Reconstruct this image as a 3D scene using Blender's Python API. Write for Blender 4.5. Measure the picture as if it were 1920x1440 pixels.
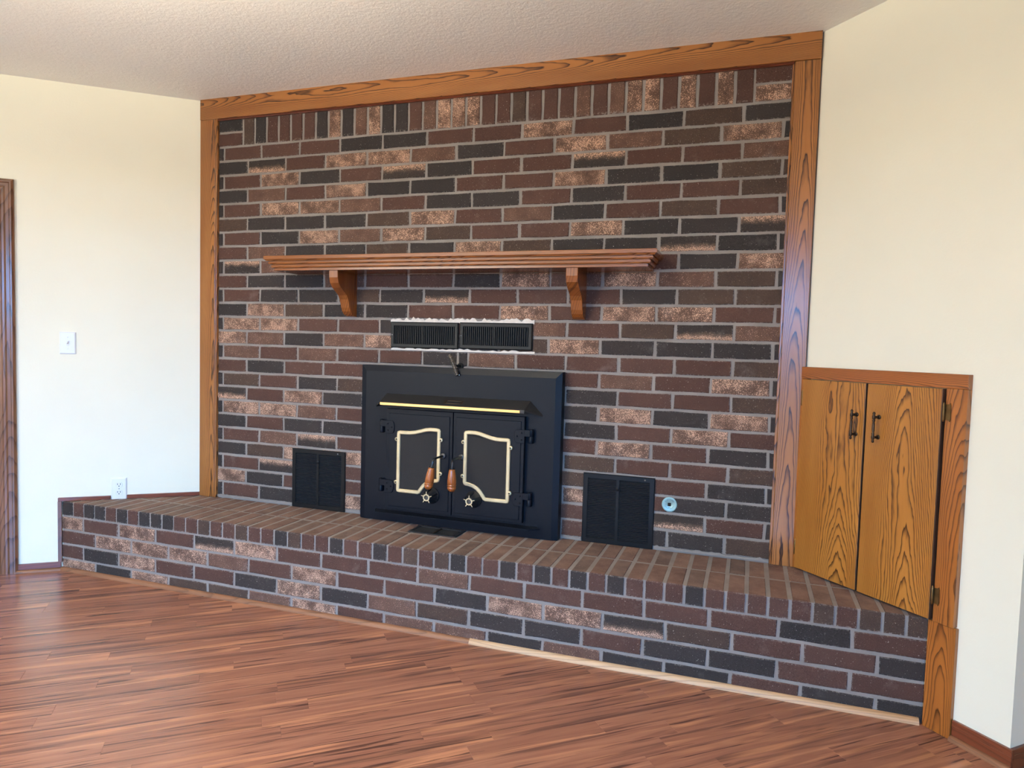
import bpy, bmesh, math, random
from mathutils import Vector, Matrix

# ------------------------------------------------------------------ scene, camera, light
for o in list(bpy.data.objects):
    bpy.data.objects.remove(o, do_unlink=True)
scene = bpy.context.scene
COL = scene.collection
S = 1.143                      # drawing units (brick pitch 0.2032) -> metres
RAD = math.radians
random.seed(7)

ZC, ZF, ZH = 1.8045, -0.322, -0.014       # ceiling, floor, hearth top
HC, L, OFF = 0.06354, 0.2032, 0.6477      # course height, brick pitch, bond offset
D = 0.357                                 # hearth depth
AL, AR, AP = RAD(39), RAD(47), RAD(40.5)  # left wall, right wall, plank angles
PL, PR = (-0.124, 0.0), (2.478, 0.0)      # corners of the brick wall

CAM = Vector((2.29185, -2.56731, 0.72716))
cam_d = bpy.data.cameras.new('camera')
cam = bpy.data.objects.new('camera', cam_d)
COL.objects.link(cam)
cam_d.sensor_width = 36.0
cam_d.lens = 1292.3 / 1920 * 36.0
cam_d.clip_start = 0.05
yaw, pit, rol = -0.33086, 0.05505, 0.02774
def _rm():
    Rz = Matrix(((math.cos(yaw), -math.sin(yaw), 0), (math.sin(yaw), math.cos(yaw), 0), (0, 0, 1)))
    Rx = Matrix(((1, 0, 0), (0, math.cos(pit), -math.sin(pit)), (0, math.sin(pit), math.cos(pit))))
    Rr = Matrix(((math.cos(rol), -math.sin(rol), 0), (math.sin(rol), math.cos(rol), 0), (0, 0, 1)))
    B = Matrix(((1, 0, 0), (0, 0, -1), (0, 1, 0)))
    return Rr @ Rx @ B @ Rz
RM = _rm()
M = Matrix((RM[0], -RM[1], -RM[2])).transposed()
cam.matrix_world = Matrix.Translation(CAM * S) @ M.to_4x4()
scene.camera = cam

world = bpy.data.worlds.new('world')
scene.world = world
world.use_nodes = True
world.node_tree.nodes['Background'].inputs[0].default_value = (0.55, 0.72, 1.0, 1)
world.node_tree.nodes['Background'].inputs[1].default_value = 1.0

scene.cycles.max_bounces = 6
vs = scene.view_settings
vs.view_transform = 'Standard'
vs.look = 'None'
vs.gamma = 1.0
vs.use_curve_mapping = False
vs.exposure = -0.03

# plan of the room behind the camera
UL = Vector((math.cos(AL), math.sin(AL)))         # along the left wall, towards the fireplace
NL = Vector((math.sin(AL), -math.cos(AL)))        # out of the left wall into the room
UR = Vector((math.cos(AR), -math.sin(AR)))        # along the right wall, towards the viewer
NR = Vector((-math.sin(AR), -math.cos(AR)))
PB = Vector(PL) - UL * 3.4                        # far end of the left wall
PWC = Vector((1.9, -4.5))                         # middle of the patio opening
dist = (PWC - PB).dot(NL)
PE = PB + NL * dist
PF = PWC + UL * 3.6
PCN = Vector(PR) + UR * 0.716                     # outside corner of the right wall
PG = PCN - NR * 1.5
OPEN0, OPEN1, OPENZ = -1.5, 1.2, 1.32             # patio opening along UL about PWC

def area(name, loc, target, w, h, power, col):
    ld = bpy.data.lights.new(name, 'AREA')
    ld.shape = 'RECTANGLE'
    ld.size, ld.size_y = w * S, h * S
    ld.energy = power
    ld.color = col
    ob = bpy.data.objects.new(name, ld)
    ob.location = Vector(loc) * S
    d = Vector(target) - Vector(loc)
    ob.rotation_euler = d.to_track_quat('-Z', 'Y').to_euler()
    COL.objects.link(ob)
    return ob
# sky beyond the patio roof, shining down through the opening behind the viewer (cool)
c = PWC + UL * ((OPEN0 + OPEN1) / 2)
q = c + NL * 2.4
area('patio_sky', (q.x, q.y, 2.75), (q.x - NL.x, q.y - NL.y, 2.75), 5.0, 3.0, 3700, (0.07, 0.40, 1.0))
# sunlit patio seen through the opening (pale)
zc = (ZF + OPENZ) / 2
area('patio_daylight', (c.x, c.y, zc), (c.x - NL.x, c.y - NL.y, zc), OPEN1 - OPEN0 - 0.1, OPENZ - ZF - 0.1, 10, (0.45, 0.75, 1.0))
# warm fill added for the right wall, through an unseen side opening
WS0, WS1, WZ0, WZ1 = 2.0, 4.2, 0.25, 1.45
c2 = PB + NL * ((WS0 + WS1) / 2)
zc2 = (WZ0 + WZ1) / 2
area('side_fill', (c2.x, c2.y, zc2), (c2.x + UL.x, c2.y + UL.y, zc2), WS1 - WS0 - 0.1, WZ1 - WZ0 - 0.1, 100, (1.0, 0.97, 0.86))

# sun through the patio opening: a patch on the floor behind the viewer that warms the room by bounce
sd = bpy.data.lights.new('sun', 'SUN')
sd.energy = 9.0
sd.color = (0.85, 0.97, 1.0)
sd.angle = RAD(0.6)
sun = bpy.data.objects.new('sun', sd)
el = RAD(52)
sun.rotation_euler = Vector((-NL.x * math.cos(el), -NL.y * math.cos(el), -math.sin(el))).to_track_quat('-Z', 'Y').to_euler()
COL.objects.link(sun)

# ------------------------------------------------------------------ node helpers
def new_mat(name):
    m = bpy.data.materials.new(name)
    m.use_nodes = True
    nt = m.node_tree
    for n in list(nt.nodes):
        if n.type != 'OUTPUT_MATERIAL':
            nt.nodes.remove(n)
    out = next(n for n in nt.nodes if n.type == 'OUTPUT_MATERIAL')
    b = nt.nodes.new('ShaderNodeBsdfPrincipled')
    nt.links.new(b.outputs[0], out.inputs[0])
    return m, nt, b
def srgb(r, g, b):
    f = lambda v: (v / 255 / 12.92) if v / 255 <= 0.04045 else ((v / 255 + 0.055) / 1.055) ** 2.4
    return (f(r), f(g), f(b), 1)
class N:
    """tiny wrapper for building node graphs"""
    def __init__(s, nt): s.nt = nt
    def put(s, sock, v):
        if hasattr(v, 'is_linked') or hasattr(v, 'links'):
            s.nt.links.new(v, sock)
        else:
            sock.default_value = v
    def node(s, t, **kw):
        n = s.nt.nodes.new(t)
        for k, v in kw.items(): setattr(n, k, v)
        return n
    def math(s, op, a, b=0.0, clamp=False):
        n = s.node('ShaderNodeMath', operation=op, use_clamp=clamp)
        s.put(n.inputs[0], a); s.put(n.inputs[1], b)
        return n.outputs[0]
    def mix(s, f, a, b, mode='MIX'):
        n = s.node('ShaderNodeMix', data_type='RGBA', blend_type=mode)
        s.put(n.inputs[0], f); s.put(n.inputs[6], a); s.put(n.inputs[7], b)
        return n.outputs[2]
    def noise(s, vec, scale, detail=2.0, rough=0.5, dist=0.0):
        n = s.node('ShaderNodeTexNoise')
        s.put(n.inputs['Vector'], vec)
        n.inputs['Scale'].default_value = scale
        n.inputs['Detail'].default_value = detail
        n.inputs['Roughness'].default_value = rough
        n.inputs['Distortion'].default_value = dist
        return n.outputs[0]
    def ramp(s, v, lo, hi, a=0.0, b=1.0):
        n = s.node('ShaderNodeMapRange', clamp=True)
        s.put(n.inputs[0], v)
        n.inputs[1].default_value = lo; n.inputs[2].default_value = hi
        n.inputs[3].default_value = a; n.inputs[4].default_value = b
        return n.outputs[0]
    def obj(s): return s.node('ShaderNodeTexCoord').outputs['Object']
    def rnd(s): return s.node('ShaderNodeObjectInfo').outputs['Random']
    def sep(s, v):
        n = s.node('ShaderNodeSeparateXYZ'); s.put(n.inputs[0], v); return n.outputs
    def comb(s, x, y, z):
        n = s.node('ShaderNodeCombineXYZ')
        s.put(n.inputs[0], x); s.put(n.inputs[1], y); s.put(n.inputs[2], z)
        return n.outputs[0]
    def bump(s, h, strength, dist):
        n = s.node('ShaderNodeBump')
        s.put(n.inputs['Height'], h)
        n.inputs['Strength'].default_value = strength
        n.inputs['Distance'].default_value = dist
        return n.outputs[0]
    def shifted(s, k=37.0):
        o = s.sep(s.obj()); r = s.math('MULTIPLY', s.rnd(), k)
        return s.comb(s.math('ADD', o[0], r), s.math('ADD', o[1], s.math('MULTIPLY', r, 0.7)), s.math('ADD', o[2], s.math('MULTIPLY', r, 1.3))), o

def plain(name, col, rough=0.5, metal=0.0, bump=0.0, bscale=300, spec=0.5, mott=0.0):
    m, nt, b = new_mat(name); n = N(nt)
    v = n.obj()
    if mott:
        c2_ = tuple(min(1, x * (1 + mott)) for x in col[:3]) + (1,)
        c1_ = tuple(x * (1 - mott) for x in col[:3]) + (1,)
        nt.links.new(n.mix(n.ramp(n.noise(v, 18, 4, 0.6), 0.35, 0.65), c1_, c2_), b.inputs['Base Color'])
    else:
        b.inputs['Base Color'].default_value = col
    b.inputs['Roughness'].default_value = rough
    b.inputs['Metallic'].default_value = metal
    b.inputs['Specular IOR Level'].default_value = spec
    if bump:
        nt.links.new(n.bump(n.noise(v, bscale, 3, 0.55), bump, 0.002), b.inputs['Normal'])
    return m

def paint(name, col, bscale, strength, dist, two=None):
    m, nt, b = new_mat(name); n = N(nt)
    v = n.obj()
    c_ = n.mix(n.ramp(n.noise(v, 2.2, 3), 0.3, 0.7), col, two or tuple(x * 0.96 for x in col[:3]) + (1,))
    nt.links.new(c_, b.inputs['Base Color'])
    b.inputs['Roughness'].default_value = 0.62
    b.inputs['Specular IOR Level'].default_value = 0.3
    h = n.noise(v, bscale * 0.8, 2.5, 0.65)
    nt.links.new(n.bump(h, strength, dist), b.inputs['Normal'])
    return m

def wood(name, light, mid, dark, axis='X', rough=0.28, lines=9.0, curve=60.0, stretch=1.0, coat=0.3, spread=0.08, warp=1.0, dens=1.0):
    """flat-sawn grain: contours of along*a + curve*across^2, warped by noise; axis = grain direction"""
    m, nt, b = new_mat(name); n = N(nt)
    o = n.sep(n.obj()); r = n.rnd()
    ia = 'XYZ'.index(axis)
    al_ = o[ia]
    others = [i for i in range(3) if i != ia]
    # across = sum of both other axes (one of them is the thin board depth)
    ac = n.math('ADD', o[others[0]], o[others[1]])
    al_ = n.math('ADD', al_, n.math('MULTIPLY', r, 11.0))
    sh = n.math('SUBTRACT', n.math('MULTIPLY', n.math('FRACT', n.math('MULTIPLY', r, 7.31)), 2 * spread), spread)
    acs = n.math('ADD', ac, sh)
    wv = n.comb(n.math('MULTIPLY', al_, 1.3 * stretch), n.math('MULTIPLY', acs, 6.0), r)
    w1 = n.math('SUBTRACT', n.noise(wv, 1.0, 2, 0.5), 0.5)
    wv2 = n.comb(n.math('MULTIPLY', al_, 9.0), n.math('MULTIPLY', acs, 40.0), 0.3)
    w2 = n.math('SUBTRACT', n.noise(wv2, 1.0, 2, 0.5), 0.5)
    f = n.math('ADD', n.math('MULTIPLY', al_, 0.9 * stretch), n.math('MULTIPLY', n.math('MULTIPLY', acs, acs), curve))
    f = n.math('ADD', f, n.math('MULTIPLY', w1, 1.5 * warp))
    f = n.math('ADD', f, n.math('MULTIPLY', w2, 0.10))
    fr = n.math('FRACT', n.math('MULTIPLY', f, lines))
    line = n.math('MULTIPLY', n.ramp(fr, 0.50, 0.90), n.ramp(fr, 1.0, 0.93))
    line = n.math('POWER', line, 1.5)
    pv = n.comb(n.math('MULTIPLY', al_, 14.0), n.math('MULTIPLY', ac, 420.0), 0.0)
    pore = n.ramp(n.noise(pv, 1.0, 2, 0.6), 0.52, 0.72)
    bv = n.comb(n.math('MULTIPLY', al_, 1.6), n.math('MULTIPLY', ac, 14.0), r)
    broad = n.ramp(n.noise(bv, 1.0, 3), 0.3, 0.7)
    col = n.mix(broad, light, mid)
    col = n.mix(n.math('MULTIPLY', line, 1.0 * dens), col, dark)
    col = n.mix(n.math('MULTIPLY', pore, n.math('ADD', n.math('MULTIPLY', line, 0.35), 0.10)), col, dark)
    nt.links.new(col, b.inputs['Base Color'])
    b.inputs['Roughness'].default_value = rough
    b.inputs['Coat Weight'].default_value = coat
    b.inputs['Coat Roughness'].default_value = 0.22
    return m

def brick_mat(name, c1, c2, speck=0.0, band=None, tan=srgb(220, 178, 150)):
    m, nt, b = new_mat(name); n = N(nt)
    v, o = n.shifted()
    r2 = n.math('FRACT', n.math('MULTIPLY', n.rnd(), 13.7))
    base = n.mix(r2, c1, c2)
    big = n.noise(v, 14, 3, 0.6)
    base = n.mix(n.ramp(big, 0.3, 0.75, 0, 0.5), base, tuple(x * 0.62 for x in c1[:3]) + (1,))
    fine = n.noise(v, 420, 2, 0.7)
    base = n.mix(n.ramp(fine, 0.40, 0.70, 0.0, 0.40), base, tuple(min(1, x * 1.9 + 0.02) for x in c2[:3]) + (1,))
    if speck or band:
        grain = n.noise(v, 300, 2, 0.65)
        m1 = n.ramp(n.noise(v, 16, 3, 0.6), 0.22, 0.62)
        amt = n.math('MULTIPLY', m1, speck)
        if band:
            z = n.math('MULTIPLY', o[2], 1.0 if band == 'T' else -1.0)
            zz = n.math('ADD', z, n.math('MULTIPLY', n.math('SUBTRACT', n.noise(v, 30, 2), 0.5), 0.03))
            amt = n.math('MAXIMUM', amt, n.ramp(zz, -0.004, 0.020, 0, 1.0))
        base = n.mix(n.math('MULTIPLY', amt, 0.30), base, tuple(x * 0.55 for x in tan[:3]) + (1,))
        th = n.math('SUBTRACT', 0.70, n.math('MULTIPLY', amt, 0.24))
        fl = n.math('MULTIPLY', n.math('SUBTRACT', grain, th), 12.0, True)
        tanv = n.mix(n.ramp(n.noise(v, 90, 2), 0.35, 0.65), tan, tuple(x * 0.72 for x in tan[:3]) + (1,))
        base = n.mix(n.math('MULTIPLY', fl, 0.95), base, tanv)
        dk = n.ramp(n.noise(v, 240, 2, 0.6), 0.60, 0.72, 0, 0.75)
        base = n.mix(n.math('MULTIPLY', dk, n.ramp(amt, 0.1, 0.6)), base, srgb(70, 54, 46))
    dots = n.ramp(n.noise(v, 230, 2, 0.6), 0.70, 0.74)
    base = n.mix(n.math('MULTIPLY', dots, 0.75), base, srgb(205, 196, 188))
    # mortar film along the arris: thin ragged lime haze
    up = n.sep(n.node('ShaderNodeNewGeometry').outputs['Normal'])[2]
    ge = n.sep(n.node('ShaderNodeTexCoord').outputs['Generated'])
    ed = [n.ramp(n.math('ABSOLUTE', n.math('SUBTRACT', ge[i], 0.5)), lo, 0.5) for i, lo in ((0, 0.470), (2, 0.41))]
    ed = n.math('MULTIPLY', n.math('MAXIMUM', ed[0], ed[1]), n.ramp(n.noise(v, 120, 3, 0.7), 0.50, 0.62))
    base = n.mix(n.math('MULTIPLY', ed, n.ramp(up, 0.5, 0.9, 0.65, 0.0)), base, srgb(168, 158, 150))
    lime = n.ramp(n.noise(v, 9, 4, 0.7), 0.60, 0.80, 0, 0.16)
    base = n.mix(lime, base, srgb(170, 160, 155))
    dust_toplight = n.math('MULTIPLY', n.ramp(up, 0.7, 0.95), n.ramp(n.noise(v, 11, 4, 0.65), 0.25, 0.75, 0.15, 0.62))  # up faces lightened: dust tone plus overhead light put into the colour
    base = n.mix(dust_toplight, base, srgb(158, 128, 113))
    nt.links.new(base, b.inputs['Base Color'])
    b.inputs['Roughness'].default_value = 0.8
    b.inputs['Specular IOR Level'].default_value = 0.15
    h = n.noise(v, 260, 2, 0.75)
    nt.links.new(n.bump(h, 0.6, 0.0016), b.inputs['Normal'])
    return m

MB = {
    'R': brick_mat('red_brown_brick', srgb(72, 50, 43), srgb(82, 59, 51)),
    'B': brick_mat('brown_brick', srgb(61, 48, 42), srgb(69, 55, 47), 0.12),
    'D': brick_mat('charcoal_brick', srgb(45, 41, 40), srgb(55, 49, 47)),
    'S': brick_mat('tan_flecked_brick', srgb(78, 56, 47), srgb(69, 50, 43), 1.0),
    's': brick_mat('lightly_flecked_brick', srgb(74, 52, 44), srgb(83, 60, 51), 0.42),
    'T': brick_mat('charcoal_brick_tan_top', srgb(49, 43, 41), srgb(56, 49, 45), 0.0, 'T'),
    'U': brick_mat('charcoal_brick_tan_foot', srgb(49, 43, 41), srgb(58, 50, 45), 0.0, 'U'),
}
def mortar_mat():
    m, nt, b = new_mat('mortar'); n = N(nt)
    v = n.obj()
    c_ = n.mix(n.ramp(n.noise(v, 9, 4), 0.3, 0.7), srgb(128, 120, 113), srgb(145, 137, 130))
    c_ = n.mix(n.ramp(n.noise(v, 260, 3, 0.7), 0.5, 0.75, 0, 0.5), c_, srgb(124, 114, 106))
    nt.links.new(c_, b.inputs['Base Color'])
    b.inputs['Roughness'].default_value = 0.9
    nt.links.new(n.bump(n.noise(v, 220, 3, 0.7), 0.6, 0.0015), b.inputs['Normal'])
    return m
M_MORTAR = mortar_mat()
M_LIME = plain('lime_residue', srgb(226, 216, 202), 0.9, bump=0.8, bscale=180, mott=0.12)
M_WALL = paint('cream_wall_paint', srgb(246, 241, 217), 120, 0.25, 0.0016)
M_CEIL = paint('textured_ceiling_paint', srgb(242, 240, 234), 80, 0.6, 0.004)
OAK = dict(light=srgb(172, 114, 58), mid=srgb(148, 92, 42), dark=srgb(60, 33, 15))
M_TRIM_Z = wood('oak_trim_upright', axis='Z', lines=11, curve=190, stretch=0.55, spread=0.03, **OAK)
M_TRIM_X = wood('oak_trim_level', axis='X', lines=11, curve=190, stretch=0.55, spread=0.03, **OAK)
M_MANTEL = wood('mantel_oak', srgb(158, 96, 46), srgb(134, 77, 34), srgb(70, 38, 17), 'X', rough=0.25, lines=8, curve=120)
M_MANTEL_Z = wood('mantel_bracket_oak', srgb(150, 88, 38), srgb(124, 68, 28), srgb(72, 40, 17), 'Z', rough=0.25, lines=6, curve=120, dens=0.6)
M_DOOR = wood('oak_cabinet_veneer', srgb(186, 126, 54), srgb(166, 106, 40), srgb(76, 42, 16), 'Z', rough=0.3, lines=17, curve=60, stretch=0.7, spread=0.05, warp=0.8)
M_CABF_X = wood('oak_cabinet_rail', srgb(168, 98, 42), srgb(146, 80, 32), srgb(84, 44, 18), 'X', lines=10, curve=220)
M_CABF_Z = wood('oak_cabinet_stile', srgb(176, 108, 46), srgb(152, 88, 34), srgb(88, 48, 18), 'Z', lines=10, curve=160)
M_BASE = wood('mahogany_stained_base', srgb(124, 66, 42), srgb(104, 52, 32), srgb(66, 32, 20), 'X', lines=6, curve=80, dens=0.5)
M_BASE_Z = wood('brown_stained_strip', srgb(122, 80, 56), srgb(104, 66, 44), srgb(66, 40, 28), 'Z', lines=6, curve=80, dens=0.5)
M_CASING = wood('walnut_stained_casing', srgb(132, 92, 66), srgb(108, 72, 50), srgb(64, 42, 30), 'Z', rough=0.22, lines=6, curve=80, dens=0.6)
M_SHOE_DARK = wood('worn_brown_shoe', srgb(150, 102, 70), srgb(128, 84, 56), srgb(84, 54, 38), 'X', rough=0.5, lines=5, curve=60, dens=0.5, coat=0)
M_SHOE_PALE = wood('pale_pine_shoe', srgb(214, 176, 134), srgb(192, 148, 104), srgb(140, 98, 66), 'X', rough=0.5, lines=5, curve=60, dens=0.5, coat=0)
M_GRIP = wood('turned_oak_grip', srgb(190, 108, 50), srgb(160, 84, 36), srgb(84, 42, 18), 'Z', rough=0.22, lines=12, curve=400)
M_IRON = plain('black_stove_paint', srgb(14, 19, 28), 0.34, bump=0.25, bscale=500, spec=0.16)  # blue in the base colour stands in for reflected sky
M_IRON2 = plain('black_sheet_metal', srgb(34, 33, 33), 0.5, bump=0.15, bscale=500)
M_CAST = plain('cast_black_iron', srgb(30, 30, 32), 0.38, 0.0, 0.4, 400)
M_VENT = plain('black_vent_enamel', srgb(18, 20, 23), 0.38, spec=0.22)
M_SLAT = plain('black_slats', srgb(36, 38, 42), 0.35)
M_VOID = plain('dark_duct', srgb(8, 8, 9), 0.9)
M_BRASS = plain('polished_brass', srgb(214, 172, 112), 0.28, 1.0)
M_BRASS2 = plain('antique_brass', srgb(206, 190, 152), 0.45, 0.6, 0.15, 300, mott=0.1)
M_MESH = plain('sooty_mesh_screen', srgb(34, 33, 34), 0.55, 0.2, 1.0, 900)
M_STEEL = plain('steel_screw', srgb(170, 170, 172), 0.3, 1.0)
M_BRONZE = plain('dark_bronze', srgb(70, 56, 44), 0.38, 0.8, mott=0.25)
M_ABRASS = plain('aged_brass_hinge', srgb(112, 88, 54), 0.4, 0.85, mott=0.3)
M_PLASTIC = plain('white_plastic', srgb(240, 238, 236), 0.3)
M_SLOT = plain('dark_slot', srgb(40, 42, 46), 0.6)
M_CHROME = plain('satin_chrome_plate', srgb(150, 182, 178), 0.4, 0.3)
M_EDGE = plain('dark_brown_edge', srgb(62, 44, 34), 0.4)  # dark brown, right-hand door edges only

def plank_mat():
    m, nt, b = new_mat('laminate_plank'); n = N(nt)
    r = n.rnd()
    o = n.sep(n.obj())
    x = n.math('ADD', o[0], n.math('MULTIPLY', r, 53.0))
    y = n.math('ADD', o[1], n.math('MULTIPLY', r, 7.0))
    r2 = n.math('FRACT', n.math('MULTIPLY', r, 17.3))
    base = n.mix(r2, srgb(170, 115, 88), srgb(152, 101, 77))
    v1 = n.comb(n.math('MULTIPLY', x, 1.8), n.math('MULTIPLY', y, 42.0), 0.0)
    s1 = n.noise(v1, 1.0, 4, 0.62, 0.8)
    base = n.mix(n.ramp(s1, 0.38, 0.62, 0, 0.8), base, srgb(140, 92, 72))
    v3 = n.comb(n.math('MULTIPLY', x, 1.1), n.math('MULTIPLY', y, 20.0), 4.0)
    s3 = n.noise(v3, 1.0, 3, 0.55, 1.0)
    base = n.mix(n.ramp(s3, 0.53, 0.64, 0, 0.72), base, srgb(94, 61, 50))
    v4 = n.comb(n.math('MULTIPLY', x, 1.4), n.math('MULTIPLY', y, 26.0), 21.0)
    base = n.mix(n.ramp(n.noise(v4, 1.0, 3, 0.5, 0.6), 0.54, 0.68, 0, 0.75), base, srgb(206, 140, 100))
    v2 = n.comb(n.math('MULTIPLY', x, 2.0), n.math('MULTIPLY', y, 75.0), 9.0)
    s2 = n.noise(v2, 1.0, 3, 0.6, 0.7)
    base = n.mix(n.ramp(s2, 0.585, 0.645, 0, 0.85), base, srgb(70, 44, 37))
    nt.links.new(base, b.inputs['Base Color'])
    b.inputs['Roughness'].default_value = 0.27
    b.inputs['Specular IOR Level'].default_value = 0.5
    return m
M_PLANK = plank_mat()

# ------------------------------------------------------------------ geometry helpers
class Frame:
    def __init__(s, ox, oy, rz): s.o = Vector((ox, oy, 0)); s.rz = rz; s.m = Matrix.Rotation(rz, 3, 'Z')
    def w(s, p): return s.o + s.m @ Vector(p)
FB = Frame(0, 0, 0)                       # brick wall: x right, y into the wall, z up
FL = Frame(PL[0], PL[1], AL)              # left wall (x runs negative away from the corner)
FR = Frame(PR[0], PR[1], -AR)             # right wall (x runs towards the viewer)
FP = Frame(0, 0, AP)                      # planks

class G:
    def __init__(s): s.v = []; s.f = []; s.sm = set()
    def add(s, vs_, fs_, smooth=False):
        k = len(s.v); s.v += [Vector(p) for p in vs_]
        for f in fs_:
            if smooth: s.sm.add(len(s.f))
            s.f.append([i + k for i in f])
        return s
    def box(s, x0, x1, y0, y1, z0, z1, b=0.0):
        bm = bmesh.new()
        vv = [bm.verts.new((x, y, z)) for x in (x0, x1) for y in (y0, y1) for z in (z0, z1)]
        for q in ((0, 1, 3, 2), (4, 6, 7, 5), (0, 4, 5, 1), (2, 3, 7, 6), (0, 2, 6, 4), (1, 5, 7, 3)):
            bm.faces.new([vv[i] for i in q])
        if b: bmesh.ops.bevel(bm, geom=list(bm.edges), offset=b, segments=1, affect='EDGES', profile=0.5)
        return s.take(bm)
    def take(s, bm):
        bmesh.ops.recalc_face_normals(bm, faces=bm.faces)
        bm.verts.index_update()
        s.add([v.co.copy() for v in bm.verts], [[v.index for v in f.verts] for f in bm.faces])
        bm.free(); return s
    def loft(s, rings, cap0=True, cap1=True, smooth=False):
        n = len(rings[0]); vs_ = [p for r in rings for p in r]; fs_ = []
        for k in range(len(rings) - 1):
            for i in range(n):
                j = (i + 1) % n
                fs_.append([k * n + i, k * n + j, (k + 1) * n + j, (k + 1) * n + i])
        s.add(vs_, fs_, smooth)
        caps = []
        if cap0: caps.append(list(range(n))[::-1])
        if cap1: caps.append([(len(rings) - 1) * n + i for i in range(n)])
        k = len(s.v) - len(vs_)
        for c_ in caps: s.f.append([i + k for i in c_])
        return s
    def prism(s, poly, a0, a1, plane='XZ', b=0.0):
        """extrude a 2-D polygon from a0 to a1 (a1 is the visible face, chamfered by b)"""
        cx = sum(p[0] for p in poly) / len(poly); cy = sum(p[1] for p in poly) / len(poly)
        def P(p, a):
            if plane == 'XZ': return (p[0], a, p[1])
            if plane == 'XY': return (p[0], p[1], a)
            return (a, p[0], p[1])
        rings = [[P(p, a0) for p in poly]]
        if b:
            sg = 1 if a1 > a0 else -1
            rings.append([P(p, a1 - sg * b) for p in poly])
            ins = inset(poly, b)
            rings.append([P(p, a1) for p in ins])
        else:
            rings.append([P(p, a1) for p in poly])
        return s.loft(rings)
    def lathe(s, prof, o=(0, 0, 0), axis='Z', n=16, tilt=None):
        """prof: (radius, height) list along axis"""
        rings = []
        for r, h in prof:
            ring = []
            for i in range(n):
                a = 2 * math.pi * i / n
                p = Vector((r * math.cos(a), r * math.sin(a), h))
                if axis == 'Y': p = Vector((p.x, -p.z, p.y))     # height runs towards the viewer (-y)
                if axis == 'X': p = Vector((p.z, p.x, p.y))
                if tilt: p = tilt @ p
                ring.append(p + Vector(o))
            rings.append(ring)
        return s.loft(rings, smooth=True)
    def tube(s, pts, r, n=8):
        pts = [Vector(p) for p in pts]; rings = []
        up = Vector((0.123, 0.31, 0.94)).normalized()
        for i, p in enumerate(pts):
            t = (pts[min(i + 1, len(pts) - 1)] - pts[max(i - 1, 0)]).normalized()
            a = t.cross(up)
            if a.length < 1e-4: a = t.cross(Vector((1, 0, 0)))
            a.normalize(); b_ = t.cross(a)
            rr = r[i] if isinstance(r, (list, tuple)) else r
            rings.append([p + rr * (math.cos(2 * math.pi * k / n) * a + math.sin(2 * math.pi * k / n) * b_) for k in range(n)])
        return s.loft(rings, smooth=True)

def inset(poly, d):
    n = len(poly); out = []
    area_ = sum(poly[i][0] * poly[(i + 1) % n][1] - poly[(i + 1) % n][0] * poly[i][1] for i in range(n))
    sg = 1 if area_ > 0 else -1
    for i in range(n):
        p0 = Vector(poly[i - 1]); p1 = Vector(poly[i]); p2 = Vector(poly[(i + 1) % n])
        e1 = (p1 - p0).normalized(); e2 = (p2 - p1).normalized()
        n1 = Vector((-e1.y, e1.x)) * sg; n2 = Vector((-e2.y, e2.x)) * sg
        k = 1 + n1.dot(n2)
        q = p1 + (n1 + n2) * (d / max(k, 0.25))
        out.append((q.x, q.y))
    return out
def clip(poly, p, n):
    """keep the part of the polygon with (q-p).n >= 0"""
    out = []
    for i in range(len(poly)):
        a = Vector(poly[i]); b_ = Vector(poly[(i + 1) % len(poly)])
        da = (a - p).dot(n); db = (b_ - p).dot(n)
        if da >= 0: out.append((a.x, a.y))
        if da * db < 0:
            q = a + (b_ - a) * (da / (da - db)); out.append((q.x, q.y))
    return out

ABS = {}       # object -> position of its origin in its frame's coordinates
def mesh_of(name, g, c_):
    me = bpy.data.meshes.new(name)
    me.from_pydata([(p - c_) * S for p in g.v], [], g.f)
    bm = bmesh.new(); bm.from_mesh(me)
    bmesh.ops.recalc_face_normals(bm, faces=bm.faces)
    bm.to_mesh(me); bm.free()
    if g.sm and len(me.polygons) == len(g.f):
        for i in g.sm: me.polygons[i].use_smooth = True
    me.update()
    return me
def centre(g):
    lo = Vector([min(p[i] for p in g.v) for i in range(3)]); hi = Vector([max(p[i] for p in g.v) for i in range(3)])
    return (lo + hi) / 2
def place(o, c_, parent, fr):
    if parent is None:
        o.location = fr.w(c_) * S; o.rotation_euler = (0, 0, fr.rz)
    else:
        o.parent = parent; o.location = (c_ - ABS[parent]) * S
    ABS[o] = c_
    COL.objects.link(o)
def build(name, g, mat, parent=None, fr=FB, c_=None):
    c_ = Vector(c_) if c_ is not None else centre(g)
    me = mesh_of(name, g, c_)
    me.materials.append(mat)
    o = bpy.data.objects.new(name, me)
    place(o, c_, parent, fr)
    return o
def inst(name, me, loc, mat, parent, fr=FB):
    o = bpy.data.objects.new(name, me)
    place(o, Vector(loc), parent, fr)
    if mat is not None:
        o.material_slots[0].link = 'OBJECT'; o.material_slots[0].material = mat
    return o
def tag(o, label, cat, group=None):
    o['label'] = label; o['category'] = cat
    if group: o['group'] = group
    return o
def thing(name, label, cat, base, fr=FB, group=None):
    o = bpy.data.objects.new(name, None)
    o.empty_display_size = 0.05
    place(o, Vector(base), None, fr)
    return tag(o, label, cat, group)
def struct(o, label=None):
    o['kind'] = 'structure'
    if label: o['label'] = label
    return o
def lab(o, label): o['label'] = label; return o

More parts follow.
